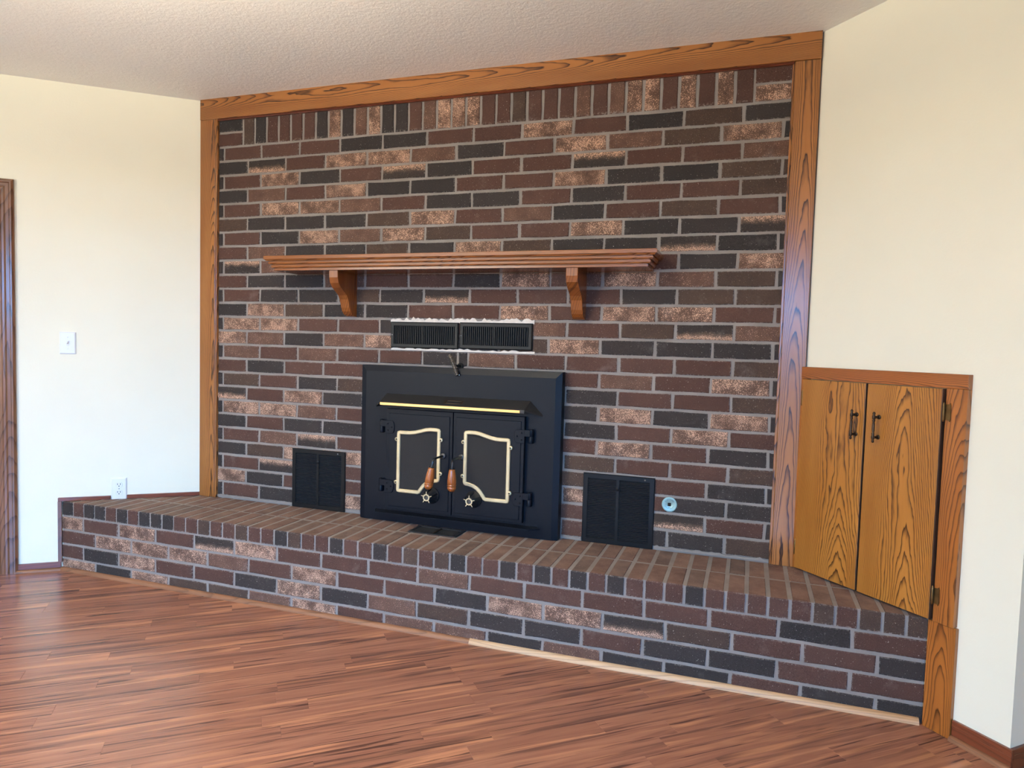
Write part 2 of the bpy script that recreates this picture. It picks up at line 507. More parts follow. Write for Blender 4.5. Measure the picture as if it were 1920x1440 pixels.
# ------------------------------------------------------------------ room shell
def wall_run(name, a, b_, z0, z1, thick=0.09, out=None, m=M_WALL, holes=()):
    """wall from plan point a to b_ (room side is to the left of a->b_ rotated by 'out'), with rectangular openings (s0,s1,z0,z1)"""
    d = (b_ - a); ln = d.length; rz = math.atan2(d.y, d.x)
    fr = Frame(a.x, a.y, rz)
    side = 1 if (fr.m @ Vector((0, 1, 0))).xy.dot(out) > 0 else -1     # room side in local y
    y0, y1 = (-thick, 0) if side > 0 else (0, thick)
    g = G()
    ss = [0.0] + [v for h in holes for v in (h[0], h[1])] + [ln]
    for i in range(0, len(ss), 2):
        if ss[i + 1] - ss[i] > 1e-4: g.box(ss[i], ss[i + 1], y0, y1, z0, z1)
    for h in holes:
        if h[2] > z0 + 1e-4: g.box(h[0], h[1], y0, y1, z0, h[2])
        if h[3] < z1 - 1e-4: g.box(h[0], h[1], y0, y1, h[3], z1)
    return struct(build(name, g, m, None, fr)), fr

A = Vector(PL); Bp = PB
zb, zt = ZF - 0.02, ZC + 0.02
DOOR0, DOOR1, DOORZ = 0.80, 1.62, 1.332
wl, fwl = wall_run('wall_left', A, PB, zb, zt, out=NL, holes=((DOOR0, DOOR1, zb, DOORZ),))
lab(wl, 'cream painted wall left of the brick fireplace')
CAB0, CAB1 = 0.016, 0.502
wr, _ = wall_run('wall_right', Vector(PR), PCN, zb, zt, out=NR, holes=((CAB0, CAB1, ZH + 0.004, 0.640),))
lab(wr, 'cream painted wall right of the brick fireplace')
wh, _ = wall_run('wall_return', PCN + NR * -0.0901, PG, zb, zt, thick=0.09, out=UR)
lab(wh, 'shaded wall end turning away at the far right')
wall_run('wall_far', PG, PF, zb, zt, out=Vector((-1, -0.3)))
wn, _ = wall_run('wall_near', PE, PF, zb, zt, out=-NL, holes=(((PWC - PE).dot(UL) + OPEN0, (PWC - PE).dot(UL) + OPEN1, zb, OPENZ),))
wall_run('wall_side', PB, PE, zb, zt, out=UL, holes=((WS0, WS1, WZ0, WZ1),))

poly = [PL, tuple(PB), tuple(PE), tuple(PF), tuple(PG), tuple(PCN), PR]
gp = inset(poly, -0.1)
g = G().prism(gp, ZC + 0.04, ZC, 'XY')
lab(struct(build('ceiling', g, M_CEIL)), 'textured beige-pink ceiling')
g = G().prism(gp, ZF - 0.05, ZF - 0.003, 'XY')
floor = lab(struct(build('floor', g, M_PLANK)), 'red-brown wood-look laminate floor')

# planks, parallel to the left wall
def project(p):
    q = RM @ (Vector(p) - CAM)
    if q.z < 0.05: return None
    return 960 + 1292.3 * q.x / q.z, 720 + 1292.3 * q.y / q.z
PW = 0.0635
rp = random.Random(11)
u_, v_ = Vector((math.cos(AP), math.sin(AP))), Vector((-math.sin(AP), math.cos(AP)))
pool = {}
def plank_mesh(ln):
    key = round(ln, 2)
    if key not in pool:
        g = G(); h = ln / 2 - 0.0001; w = PW / 2 - 0.0001; b = 0.0003
        g.loft([[(-h, -w, -0.006), (h, -w, -0.006), (h, w, -0.006), (-h, w, -0.006)],
                [(-h, -w, -b), (h, -w, -b), (h, w, -b), (-h, w, -b)],
                [(-h + b, -w + b, 0), (h - b, -w + b, 0), (h - b, w - b, 0), (-h + b, w - b, 0)]])
        pool[key] = mesh_of('plank', g, Vector((0, 0, 0))); pool[key].materials.append(M_PLANK)
    return pool[key]
def in_room(p):
    q = Vector(p)
    if (q - A).dot(NL) < -0.02 or (q - Vector(PR)).dot(NR) < -0.0 and q.y < 0.0 and (q - PCN).dot(UR) < 0: return False
    if q.y > -D + 0.03: return False
    return True
n_pl = 0
for row in range(-70, 40):
    v0 = (row + 0.5) * PW
    uu = -4.5 + rp.random() * 0.6
    while uu < 4.5:
        ln = rp.choice((0.38, 0.46, 0.54, 0.62, 0.70, 0.80, 0.92))
        ctr = u_ * (uu + ln / 2) + v_ * v0
        ends = [u_ * (uu + k * ln) + v_ * v0 for k in (0, 0.25, 0.5, 0.75, 1)]
        pr = [project((e.x, e.y, ZF)) for e in ends]
        vis = any(q and -90 < q[0] < 2010 and 900 < q[1] < 1500 for q in pr) and any(in_room(e) for e in ends)
        if vis:
            lc = FP.m.inverted() @ Vector((ctr.x, ctr.y, ZF))
            o = bpy.data.objects.new('plank', plank_mesh(ln))
            o.parent = floor
            wp = Vector((ctr.x, ctr.y, ZF))
            o.location = (wp - ABS[floor]) * S
            o.rotation_euler = (0, 0, AP)
            COL.objects.link(o); n_pl += 1
        uu += ln
print('PLANKS', n_pl)

# ------------------------------------------------------------------ brick wall
rb = random.Random(5)
def ring_pts(w, h, jit, rnd, nl=3):
    xs = [-w / 2 + w * i / nl for i in range(nl + 1)]
    p = [(x, -h / 2) for x in xs] + [(w / 2, h / 2)] + [(x, h / 2) for x in xs[-2::-1]]
    return [(x + rnd.uniform(-jit, jit), z + rnd.uniform(-jit, jit)) for x, z in p]
def brick_geo(w, h, rnd, d=0.03, b=0.0028, vertical=False):
    p = ring_pts(w, h, 0.0015, rnd) if not vertical else [(z, x) for x, z in ring_pts(h, w, 0.0015, rnd)][::-1]
    q = inset(p, b)
    g = G()
    g.loft([[(x, d, z) for x, z in p], [(x, b * 0.7, z) for x, z in p], [(x, 0, z) for x, z in q]], cap0=False)
    return g
GAP = 0.0104
bpool = {}
def brick_mesh(w, h, vertical=False):
    key = (round(w, 3), round(h, 3), vertical)
    lst = bpool.setdefault(key, [])
    if len(lst) < 7:
        me = mesh_of('brick', brick_geo(w, h, rb, vertical=vertical), Vector((0, 0, 0)))
        me.materials.append(MB['R']); lst.append(me)
        return me
    return rb.choice(lst)

XL, XR = -0.034, 2.402
g = G().box(-0.16, 2.52, 0.0035, 0.10, ZH - 0.03, 1.8045)
wall_b = lab(struct(build('wall_back', g, M_MORTAR)), 'brick fireplace wall in mixed red-brown, charcoal and tan bricks')

# colour of every brick, course by course from the top: first piece, eleven bricks, last piece
COURSES = [
    'DRRRDDRRSRDBD', 'DURSSsDRSsBSD', 'DRSDRTDRRTRRs', 'DsRSDDRRSDDBB', 'DRSSsRDDRDRRB',
    'BDDDBSRsDRBRD', 'DRDSsSBRRSDDT', 'RsDDBDSBDDUDD', 'DTsDRRBRSDRDS', 'RDDsRRDSsSsBD',
    'DRDDBDURRRDBB', 'DSBDDRRSRSSRR', 'DSSRRDRRsRBUs', 'SsDsSDDBSDDDD', 'DsRsRRDsRRRRB',
    'RDRRRRRRRsRSD', 'DBRDBRRRRDRRB', 'URSDRRRRDSDSD', 'DSSsRRRRRDRSR', 'DRDDRRRRRSRDD',
    'DRsTRRRRRBRRB', 'DBSSRRRRBRRDD', 'DRTRRRRRRSRDD', 'SDRRRRRRRDURD', 'DRDSSRRRRRDDB']
# things that stand in front of the wall completely hide these rectangles (x0,x1,z0,z1)
HIDE = [(0.775, 1.612, -0.1, 0.620), (0.885, 1.480, 0.718, 0.806), (0.40, 0.65, -0.02, 0.238), (1.72, 1.97, -0.02, 0.243)]
def hidden(x0, x1, z0, z1):
    return any(x0 > a and x1 < b_ and z0 > c_ and z1 < d_ for a, b_, c_, d_ in HIDE)
def wall_brick(x0, x1, z0, z1, k, vertical=False):
    x0, x1 = x0 + GAP / 2, x1 - GAP / 2
    z0, z1 = z0 + GAP / 2, z1 - GAP / 2
    if x1 - x0 < 0.006 or hidden(x0, x1, z0, z1): return
    x = (x0 + x1) / 2 + (0 if vertical else rb.uniform(-0.001, 0.001)); z = (z0 + z1) / 2 + rb.uniform(-0.0006, 0.0006)
    inst('soldier_brick' if vertical else 'brick', brick_mesh(x1 - x0, z1 - z0, vertical), (x, rb.uniform(-0.0014, 0.0008), z), MB[k], wall_b)
for ci, row in enumerate(COURSES):
    k = ci + 1
    z1 = (25 - ci) * HC; z0 = z1 - HC
    if k == 25: z0 = ZH + 0.010
    joints = [n * L for n in range(12)] if k % 2 else [(n + OFF) * L for n in range(12)]
    edges = [XL] + joints + [XR]
    for i in range(13):
        if k == 15 and i == 6:      # a brick cut to let the damper rod through
            wall_brick(edges[i], edges[i] + 0.158, z0, z1, row[i]); wall_brick(edges[i] + 0.158, edges[i + 1], z0, z1, 'D')
        else:
            wall_brick(edges[i], edges[i + 1], z0, z1, row[i])
# soldier course under the top board
SOLD = 'BDRRRRDSDsSDDRsSSSRRBRRRsRsSSRSRSR'
s0, s1 = 0.1046, 2.266
pitch = (s1 - s0) / 34
zs0, zs1 = 25 * HC, 1.722
for i, k in enumerate(SOLD):
    wall_brick(s0 + i * pitch, s0 + (i + 1) * pitch, zs0, zs1, k, True)
for a, b_, kk in ((XL, s0, 'DR'), (s1, XR, 'RS')):
    zm = zs0 + 0.0635
    wall_brick(a, b_, zm, zs1, kk[0]); wall_brick(a, b_, zs0, zm, kk[1])

# lime smears round the upper registers
rl = random.Random(3)
def smear(x0, x1, z, amp, n, up):
    top = []; bot = []
    for i in range(n + 1):
        x = x0 + (x1 - x0) * i / n
        top.append((x, z + amp * (0.25 + 0.75 * rl.random() ** 1.6)))
        bot.append((x, z - 0.003))
    ring0 = bot + top[::-1]
    g = G()
    n2 = len(ring0)
    g.add([(x, -0.0026, zz) for x, zz in ring0] + [(x, 0.004, zz) for x, zz in ring0],
          [[i, i + 1, n2 - 2 - i, n2 - 1 - i] for i in range(n)] + [[i, (i + 1) % n2, n2 + (i + 1) % n2, n2 + i] for i in range(n2)])
    return g
lab(build('mortar_smear', smear(0.868, 1.496, 0.8165, 0.020, 60, 1), M_LIME, wall_b), 'ragged white mortar residue above the upper vents')
lab(build('mortar_smear', smear(0.872, 1.500, 0.701, 0.010, 40, 1), M_LIME, wall_b), 'pale mortar bead below the upper vents')
lab(build('mortar_smear', smear(XL, 0.388, -0.006, 0.010, 30, 1), M_MORTAR, wall_b), 'mortar fillet where wall meets hearth')
build('mortar_smear', smear(0.664, 0.756, -0.006, 0.010, 10, 1), M_MORTAR, wall_b)
build('mortar_smear', smear(1.63, 1.708, -0.006, 0.010, 10, 1), M_MORTAR, wall_b)
build('mortar_smear', smear(1.984, 2.398, -0.006, 0.012, 30, 1), M_MORTAR, wall_b)

# ------------------------------------------------------------------ hearth
cl = lambda pl, e=0.003: clip(clip(pl, A + NL * e, NL), Vector(PR) + NR * e, NR)
hearth = thing('brick_hearth', 'long raised brick hearth with upright edge bricks, spanning wall to wall', 'hearth', (1.12, -D / 2, ZF))
core = cl([(-0.7, -D + 0.0035), (3.0, -D + 0.0035), (3.0, 0.02), (-0.7, 0.02)])
build('mortar_bed', G().prism(core, ZF, ZH - 0.0012, 'XY'), M_MORTAR, hearth)
XF, OG, RR = -0.4348, 0.3424, 0.0773
HEL, HER = -0.124 - D / math.tan(AL) + 0.004, PR[0] + D / math.tan(AR) - 0.004
FRONT = ['SRSRUSRRRsRRRRRDR', 'RSSSsRSRRDSSUBRRD', 'RDSRRDSDsBDDRDDRR', 'SDSBBsSRsssDsDDRDD'[:17]]
FRONT[3] = 'SDSBBsSRssDsDDRDD'
for ci, row in enumerate(FRONT):
    z1 = -RR - ci * HC; z0 = z1 - HC if ci < 3 else ZF - 0.004
    o_ = 0 if ci % 2 == 0 else OG
    edges = [HEL] + [XF + (n + o_) * L for n in range(16)] + [HER]
    for i in range(17):
        x0, x1 = edges[i] + GAP / 2, edges[i + 1] - GAP / 2
        if i == 0: x0 = edges[0]
        if i == 16: x1 = edges[17]
        zz0, zz1 = z0 + GAP / 2, z1 - GAP / 2
        if x1 - x0 < 0.01: continue
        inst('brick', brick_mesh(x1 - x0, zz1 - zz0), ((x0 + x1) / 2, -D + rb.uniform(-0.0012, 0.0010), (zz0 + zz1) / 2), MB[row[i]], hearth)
ROWK = ('DRDDRDRDDD' 'RRBRRBRRDB' 'RRDRRDRB' 'RBDRRDRD' 'RDRDRR' 'RDRRRR' 'RBRBBBRB')
BACKK = 'sRsRssRsRsRRsRBRsRRBRBRRBBRRsRBBRDRBRBRsRDsRRDsRsRRBRRBB'
xj = [HEL - 0.3, *[-0.493 + 0.0624 * k for k in range(53)], HER + 0.3]
for i in range(54):
    a, b_ = xj[i] + 0.0045, xj[i + 1] - 0.0045
    for rowi, (y0, y1) in enumerate(((-D, -0.1795), (-0.1715, 0.004))):
        pl = cl([(a, y0), (b_, y0), (b_, y1), (a, y1)], 0.005)
        if i in (0, 53) and rowi == 0:
            lo, hi = (HEL, b_) if i == 0 else (a, HER)
            pl = cl([(lo, y0), (hi, y0), (hi, y1), (lo, y1)], 0.005)
        if len(pl) < 3: continue
        xs = [p[0] for p in pl]; ys = [p[1] for p in pl]
        if max(xs) - min(xs) < 0.008 or max(ys) - min(ys) < 0.008: continue
        dz = rb.uniform(-0.0012, 0.0006)
        zlow = -RR + 0.0035 if rowi == 0 else ZH - 0.04
        pl = [(x + rb.uniform(-0.0006, 0.0006), y + (rb.uniform(-0.001, 0.001))) for x, y in pl]
        g = G().prism(pl, zlow, ZH + dz, 'XY', 0.0032)
        k = ROWK[i % len(ROWK)] if rowi == 0 else BACKK[i % len(BACKK)]
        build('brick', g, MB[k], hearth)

# ------------------------------------------------------------------ oak frame round the brick wall
def bead(xa, xb, z0, z1):
    """two small rounded ribs running up the inner edge"""
    g = G(); w = (xb - xa) / 2
    for k in range(2):
        c0 = xa + w * (k + 0.5)
        pts = [(c0 + w * 0.46 * math.cos(t), -0.006 - 0.007 * math.sin(t)) for t in [math.pi * i / 6 for i in range(7)]]
        pts += [(c0 - w * 0.46, 0.004), (c0 + w * 0.46, 0.004)]
        g.prism(pts, z0, z1, 'XY')
    return g
t = lab(struct(build('trim_1', G().box(-0.123, -0.041, -0.012, 0.006, ZH, 1.7135, 0.0015), M_TRIM_Z)), 'oak upright board left of the brick wall')
build('bead_moulding', bead(-0.041, -0.026, ZH, 1.7135), M_TRIM_Z, t)
t = lab(struct(build('trim_2', G().box(2.394, 2.474, -0.010, 0.006, ZH, 1.7135, 0.0015), M_TRIM_Z)), 'glossy oak upright board right of the brick wall')
build('bead_moulding', G().box(2.386, 2.394, -0.005, 0.05, ZH, 1.7135, 0.001), M_TRIM_Z, t)
t = lab(struct(build('trim_3', G().box(-0.123, 2.474, -0.014, 0.006, 1.714, ZC + 0.002, 0.0015), M_TRIM_X)), 'long oak board along the ceiling above the bricks')
g = G()
for k in range(2):
    z = 1.714 - 0.0045 * (k + 0.5)
    g.prism([(-0.010 + 0.0, z - 0.002), (-0.0125, z), (-0.010, z + 0.002), (0.02, z + 0.002), (0.02, z - 0.002)], -0.03, 2.390, 'YZ')
build('bead_moulding', g, M_BASE, t)

# ------------------------------------------------------------------ mantel shelf
mant = thing('mantel_shelf', 'oak mantel shelf with stepped edge on two scrolled brackets', 'mantel', (1.17, 0, 0.832))
prof = [(0.150, 1.0130), (0.1555, 1.0140), (0.1560, 1.0215), (0.1540, 1.0222), (0.1540, 1.0240), (0.1615, 1.0250), (0.1640, 1.0290), (0.1640, 1.0350), (0.1615, 1.0358),
        (0.1615, 1.0378), (0.1695, 1.0388), (0.1725, 1.0430), (0.1725, 1.0480), (0.1700, 1.0488), (0.1700, 1.0508), (0.1785, 1.0518), (0.1815, 1.0560), (0.1850, 1.0575), (0.1850, 1.0700), (0.1835, 1.0715)]
def mring(dep, z):
    e = dep - 0.150
    return [(0.408 - e * 1.1, 0.002, z), (0.408 - e * 1.1, -dep, z), (1.940 + e * 1.1, -dep, z), (1.940 + e * 1.1, 0.002, z)]
shelf = build('shelf_board', G().loft([mring(d_, z_) for d_, z_ in prof]), M_MANTEL, mant)
bp = [(0.146, 1.013), (0.145, 0.985), (0.138, 0.963), (0.120, 0.945), (0.096, 0.930), (0.078, 0.918), (0.066, 0.902), (0.060, 0.885), (0.055, 0.868), (0.047, 0.853), (0.034, 0.841), (0.016, 0.834), (0.006, 0.832)]
for xa, xb, w_ in ((0.660, 0.702, 'left'), (1.653, 1.697, 'right')):
    pl = [(0.002, 1.013)] + [(-d_, z_) for d_, z_ in bp] + [(0.002, 0.832)]
    g = G()
    rings = []
    for x, e in ((xa, 0.0015), (xa + 0.0015, 0), (xb - 0.0015, 0), (xb, 0.0015)):
        rings.append([(x, y + (e if y < -0.004 else 0), z) for y, z in pl])
    g.loft(rings)
    build('bracket', g, M_MANTEL_Z, mant)

# ------------------------------------------------------------------ wood stove insert
XM = 1.1935
stove = thing('fireplace_insert', 'black double-door wood stove insert with brass trim', 'stove', (XM, -0.03, ZH))
def frustum(x0, x1, z0, z1, ya, yb, yc, b):
    r = lambda e, y: [(x0 + e, y, z0 + (e if z0 > 0 else 0)), (x1 - e, y, z0 + (e if z0 > 0 else 0)), (x1 - e, y, z1 - e), (x0 + e, y, z1 - e)]
    return G().loft([r(0, ya), r(0, yb), r(b, yc)])
build('surround_panel', frustum(0.761, 1.626, ZH + 0.001, 0.633, -0.002, -0.043, -0.050, 0.024), M_IRON, stove)
# hood
YP = -0.050
top = [(XM - 0.311, YP, 0.518), (XM + 0.311, YP, 0.518)]
lip = [(XM - 0.307, -0.112, 0.488), (XM + 0.307, -0.112, 0.488)]
tip = [(XM - 0.362, YP, 0.466), (XM + 0.362, YP, 0.466)]
g = G()
vs_ = [top[0], top[1], lip[0], lip[1], tip[0], tip[1]]
off = [(p[0], p[1] + (0.000 if p[1] < -0.06 else 0.0), p[2] - 0.006) for p in vs_]
g.add(vs_ + off, [[0, 2, 3, 1], [0, 4, 2], [1, 3, 5], [6, 7, 9, 8], [6, 8, 10], [7, 11, 9], [0, 1, 7, 6], [4, 10, 8, 2], [3, 9, 11, 5], [2, 8, 9, 3], [0, 6, 10, 4], [1, 5, 11, 7]])
hood = lab(build('hood', g, M_IRON2, stove), 'sloped black hood above the stove doors')
build('hood_lip', G().box(XM - 0.307, XM + 0.307, -0.1125, -0.106, 0.4735, 0.4875, 0.001), M_IRON2, hood)
lab(build('brass_strip', G().box(XM - 0.306, XM + 0.290, -0.1155, -0.1125, 0.4755, 0.4865, 0.0008), M_BRASS, hood), 'bright brass strip on the hood edge')
g = G()
sl = (0.518 - 0.488) / (0.112 - 0.05)
def hoodpt(x, y): return (x, y, 0.488 + (y + 0.112) * sl + 0.0012)
for (xa, xb, ya, yb) in ((1.160, 1.240, -0.098, -0.095), (1.168, 1.232, -0.079, -0.076), (1.160, 1.170, -0.098, -0.076), (1.230, 1.240, -0.098, -0.076)):
    p = [hoodpt(xa, ya), hoodpt(xb, ya), hoodpt(xb, yb), hoodpt(xa, yb)]
    g.loft([[(q[0], q[1], q[2] - 0.002) for q in p], p])
lab(build('badge_frame', g, M_BRONZE, hood), 'small bronze badge frame')
# ash lip under the doors
g = G().prism([(XM - 0.352, -0.060), (XM - 0.330, -0.100), (XM + 0.330, -0.100), (XM + 0.370, -0.075), (XM + 0.352, -0.050), (XM - 0.352, -0.050)], 0.029, 0.0335, 'XY')
build('ash_lip', g, M_IRON, stove)

# doors: outline of the brass frame measured from the centre seam outwards
FO = [(0.050, 0.382), (0.055, 0.389), (0.068, 0.3915), (0.096, 0.392), (0.118, 0.389), (0.140, 0.3825), (0.165, 0.376), (0.188, 0.3725), (0.208, 0.372),
      (0.232, 0.372), (0.2415, 0.369), (0.2445, 0.361), (0.2445, 0.129), (0.241, 0.121), (0.233, 0.1185), (0.146, 0.1185), (0.136, 0.123), (0.128, 0.135),
      (0.118, 0.148), (0.106, 0.159), (0.092, 0.1665), (0.076, 0.171), (0.060, 0.1735), (0.053, 0.178), (0.050, 0.186)]
def make_door(sgn):
    X = lambda d_: XM + sgn * d_
    x0, x1 = sorted((X(0.0015), X(0.2965)))
    dr = build('door', G().box(x0, x1, -0.072, -0.050, 0.045, 0.458, 0.001), M_IRON, stove)
    lab(dr, 'left stove door' if sgn < 0 else 'right stove door')
    xa, xb = sorted((X(0.014), X(0.284)))
    build('raised_panel', G().box(xa, xb, -0.0755, -0.072, 0.058, 0.440, 0.001), M_IRON, dr)
    P = [(X(a), z) for a, z in FO]
    Q = inset(P, 0.0150)
    g = G()
    n = len(P)
    vv = []; ff = []
    for (pl, y) in ((P, -0.0755), (P, -0.0805), (inset(P, 0.003), -0.0825), (inset(P, 0.0120), -0.0825), (Q, -0.0805), (Q, -0.0755)):
        vv += [(x, y, z) for x, z in pl]
    for k in range(5):
        for i in range(n):
            j = (i + 1) % n
            ff.append([k * n + i, k * n + j, (k + 1) * n + j, (k + 1) * n + i])
    g.add(vv, ff)
    for a, z in ((0.0485, 0.345), (0.0485, 0.210), (0.2455, 0.336), (0.2455, 0.160)):
        g.lathe([(0.0085, 0), (0.0085, 0.006), (0.006, 0.0075), (0, 0.0075)], (X(a), -0.0755, z), 'Y', 12)
    fr_ = build('window_frame', g, M_BRASS2, dr)
    lab(fr_, 'antique brass window frame')
    gs = G()
    gs.prism(Q, -0.0755, -0.0768, 'XZ')
    # woven wires
    xs = [q[0] for q in Q]; zs = [q[1] for q in Q]
    build('mesh_screen', gs, M_MESH, dr)
    for a, z in ((0.0485, 0.345), (0.0485, 0.210), (0.2455, 0.336), (0.2455, 0.160)):
        build('frame_screw', G().lathe([(0.0035, 0), (0.003, 0.0018), (0, 0.0024)], (X(a), -0.083, z), 'Y', 8), M_BRONZE, dr)
    # hinges
    for z in (0.383, 0.139):
        h = 0.026
        pts = [(X(0.300), z - h), (X(0.300), z + h), (X(0.268), z + h)] + [(X(0.268 - 0.010 * math.sin(t)), z + h * math.cos(t)) for t in [math.pi * i / 6 for i in range(1, 6)]] + [(X(0.268), z - h)]
        g = G().prism(pts, -0.0755, -0.0795, 'XZ', 0.001)
        for a, dz in ((0.288, 0.013), (0.288, -0.013), (0.270, 0.0)):
            g.lathe([(0.0032, 0), (0.0026, 0.002), (0, 0.0028)], (X(a), -0.0795, z + dz), 'Y', 8)
        xa, xb = sorted((X(0.298), X(0.322)))
        g.box(xa, xb, -0.079, -0.074, z + 0.001, z + h, 0.0008)
        g.lathe([(0, -h), (0.0085, -h), (0.0095, -h + 0.002), (0.0095, -0.001), (0.0085, 0), (0.0095, 0.001), (0.0095, h - 0.002), (0.008, h + 0.002), (0, h + 0.004)], (X(0.322), -0.066, z), 'Z', 14)
        xa, xb = sorted((X(0.315), X(0.330)))
        g.box(xa, xb, -0.066, -0.050, z - h, z - 0.001)
        build('hinge', g, M_IRON, dr)
    # latch handle: rod out of the door, bent down into a turned oak grip
    hx, hz = (1.2341, 0.2845) if sgn > 0 else (1.1535, 0.2820)
    yb = -0.166
    dxb = 0.0 if sgn > 0 else -0.012
    g = G().lathe([(0.013, 0), (0.013, 0.003), (0.0105, 0.005), (0, 0.005)], (hx, -0.0755, hz), 'Y', 16)
    g.tube([(hx, -0.076, hz), (hx, yb + 0.012, hz + 0.001), (hx - 0.0005, yb + 0.003, hz - 0.002), (hx + dxb * 0.1, yb, hz - 0.010), (hx + dxb * 0.5, yb, 0.250), (hx + dxb * 1.7, yb, 0.160)], 0.0045, 8)
    g.lathe([(0, 0), (0.0115, 0), (0.0115, 0.003), (0, 0.003)], (hx + dxb * 0.5, yb, 0.2495), 'Z', 14)
    g.lathe([(0, -0.004), (0.004, -0.003), (0.004, 0.003), (0, 0.003)], (hx + dxb * 1.65, yb, 0.160), 'Z', 10)
    rod = build('handle_rod', g, M_CAST, dr)
    tilt = Matrix.Rotation(math.atan2(-dxb * 1.1, 0.085) * (1 if sgn < 0 else 0), 3, 'Y')
    pr_ = [(0, 0), (0.011, 0.001), (0.0165, 0.010), (0.0172, 0.017), (0.0158, 0.018), (0.0158, 0.0195), (0.0176, 0.021), (0.0178, 0.0255), (0.0162, 0.0265), (0.0162, 0.028), (0.0178, 0.030), (0.0172, 0.045), (0.0150, 0.065), (0.0125, 0.080), (0.0115, 0.086), (0, 0.086)]
    gg = G().lathe(pr_, (hx + dxb * 1.6, yb, 0.164), 'Z', 18, tilt=tilt)
    lab(build('handle_grip', gg, M_GRIP, dr), 'turned oak handle grip')
    # draught dial
    kx, kz = (XM + 0.0965, 0.1215) if sgn > 0 else (XM - 0.086, 0.1195)
    g = G().lathe([(0.034, 0), (0.034, 0.003), (0.031, 0.006), (0.026, 0.012), (0.017, 0.045), (0.015, 0.048), (0, 0.048)], (kx, -0.0755, kz), 'Y', 24)
    for i in range(5):
        a = RAD(18 + 72 * i)
        ca, sa = math.cos(a), math.sin(a)
        pts = []
        for r_, w_ in ((0.010, 0.004), (0.031, 0.004), (0.031, -0.004), (0.010, -0.004)):
            pts.append((kx + r_ * ca - w_ * sa, kz + r_ * sa + w_ * ca))
        pin = [(kx + r_ * ca - w_ * sa, kz + r_ * sa + w_ * ca) for r_, w_ in ((0.010, 0.003), (0.023, 0.0025), (0.023, -0.0025), (0.010, -0.003))]
        g.loft([[(x, -0.079, z) for x, z in pts], [(x, -0.1235, z) for x, z in pin]])
    kn = build('draught_dial', g, M_CAST, dr)
    g = G()
    rings = []
    for r_, y in ((0.0135, -0.1225), (0.0140, -0.1260), (0.0095, -0.1260), (0.0090, -0.1225)):
        rings.append([(kx + r_ * math.cos(2 * math.pi * i / 24), y, kz + r_ * math.sin(2 * math.pi * i / 24)) for i in range(24)])
    g.loft(rings + [rings[0]], False, False)
    for i in range(5):
        a = RAD(18 + 72 * i); ca, sa = math.cos(a), math.sin(a)
        pin = [(kx + r_ * ca - w_ * sa, kz + r_ * sa + w_ * ca) for r_, w_ in ((0.013, 0.0016), (0.0245, 0.0009), (0.0245, -0.0009), (0.013, -0.0016))]
        g.loft([[(x, -0.1225, z) for x, z in pin], [(x, -0.1250, z) for x, z in pin]])
    lab(build('dial_ring', g, M_BRASS2, dr), 'brass star ring on the dial')
make_door(-1)
make_door(1)

# damper rod with a coiled handle above the stove
dm = thing('damper_handle', 'coiled-wire damper handle sticking out of the bricks above the stove', 'handle', (1.184, 0, 0.607))
pa, pb_ = Vector((1.168, -0.062, 0.686)), Vector((1.203, -0.062, 0.604))
g = G().tube([(1.186, 0.012, 0.640), (1.186, -0.052, 0.643)], 0.0045, 8)
g.tube([pa, pb_], 0.0045, 8)
build('rod', g, M_CAST, dm)
ax = (pb_ - pa).normalized(); e1 = ax.cross(Vector((0, 1, 0))).normalized(); e2 = ax.cross(e1)
g = G()
turns = 17
pts = []
for i in range(turns * 9 + 1):
    a = 2 * math.pi * i / 9
    pts.append(pa + (pb_ - pa) * (i / (turns * 9)) + 0.0072 * (math.cos(a) * e1 + math.sin(a) * e2))
g.tube(pts, 0.0019, 5)
build('coil_spring', g, plain('bright_wire', srgb(150, 140, 128), 0.3, 0.9), dm)
g = G().lathe([(0, 0), (0.014, 0), (0.014, 0.001), (0, 0.001)], (1.188, 0.001, 0.640), 'Y', 16)
build('rod_hole', g, M_VOID, dm)

# ------------------------------------------------------------------ vents
def register(x0, x1, z0, z1, label, screw_side):
    r = thing('air_register', label, 'vent', ((x0 + x1) / 2, 0, z0), FB, 'upper air registers')
    e = 0.017
    g = G()
    def ring(d_, y): return [(x0 + d_, y, z0 + d_), (x1 - d_, y, z0 + d_), (x1 - d_, y, z1 - d_), (x0 + d_, y, z1 - d_)]
    g.loft([ring(0, -0.001), ring(0, -0.006), ring(0.004, -0.0105), ring(e - 0.002, -0.0105), ring(e, -0.009), ring(e, -0.001)], False, False)
    build('frame', g, M_VENT, r)
    build('duct', G().box(x0 + 0.004, x1 - 0.004, -0.0015, 0.0, z0 + 0.004, z1 - 0.004), M_VOID, r)
    xm = (x0 + x1) / 2 - 0.004
    build('mullion', G().box(xm - 0.0025, xm + 0.0025, -0.0095, -0.002, z0 + e - 0.002, z1 - e + 0.002, 0.0006), M_VENT, r)
    g = G()
    for a, b_, n in ((x0 + e, xm - 0.003, 15), (xm + 0.003, x1 - e, 15)):
        for i in range(n):
            x = a + (b_ - a) * (i + 0.5) / n
            p = [(x - 0.0032, -0.0035), (x - 0.0026, -0.0035), (x + 0.0012, -0.0098), (x + 0.0004, -0.0098)]
            g.prism(p, z0 + e - 0.001, z1 - e + 0.001, 'XY')
    lv = build('louvres', g, M_SLAT, r); lv['kind'] = 'stuff'
    sx = x0 + 0.008
    build('screw', G().lathe([(0.003, 0), (0.0024, 0.0014), (0, 0.002)], (sx, -0.0105, (z0 + z1) / 2), 'Y', 8), M_STEEL, r)
register(0.872, 1.1785, 0.7075, 0.8145, 'black slotted air register above the stove, on the left', 0)
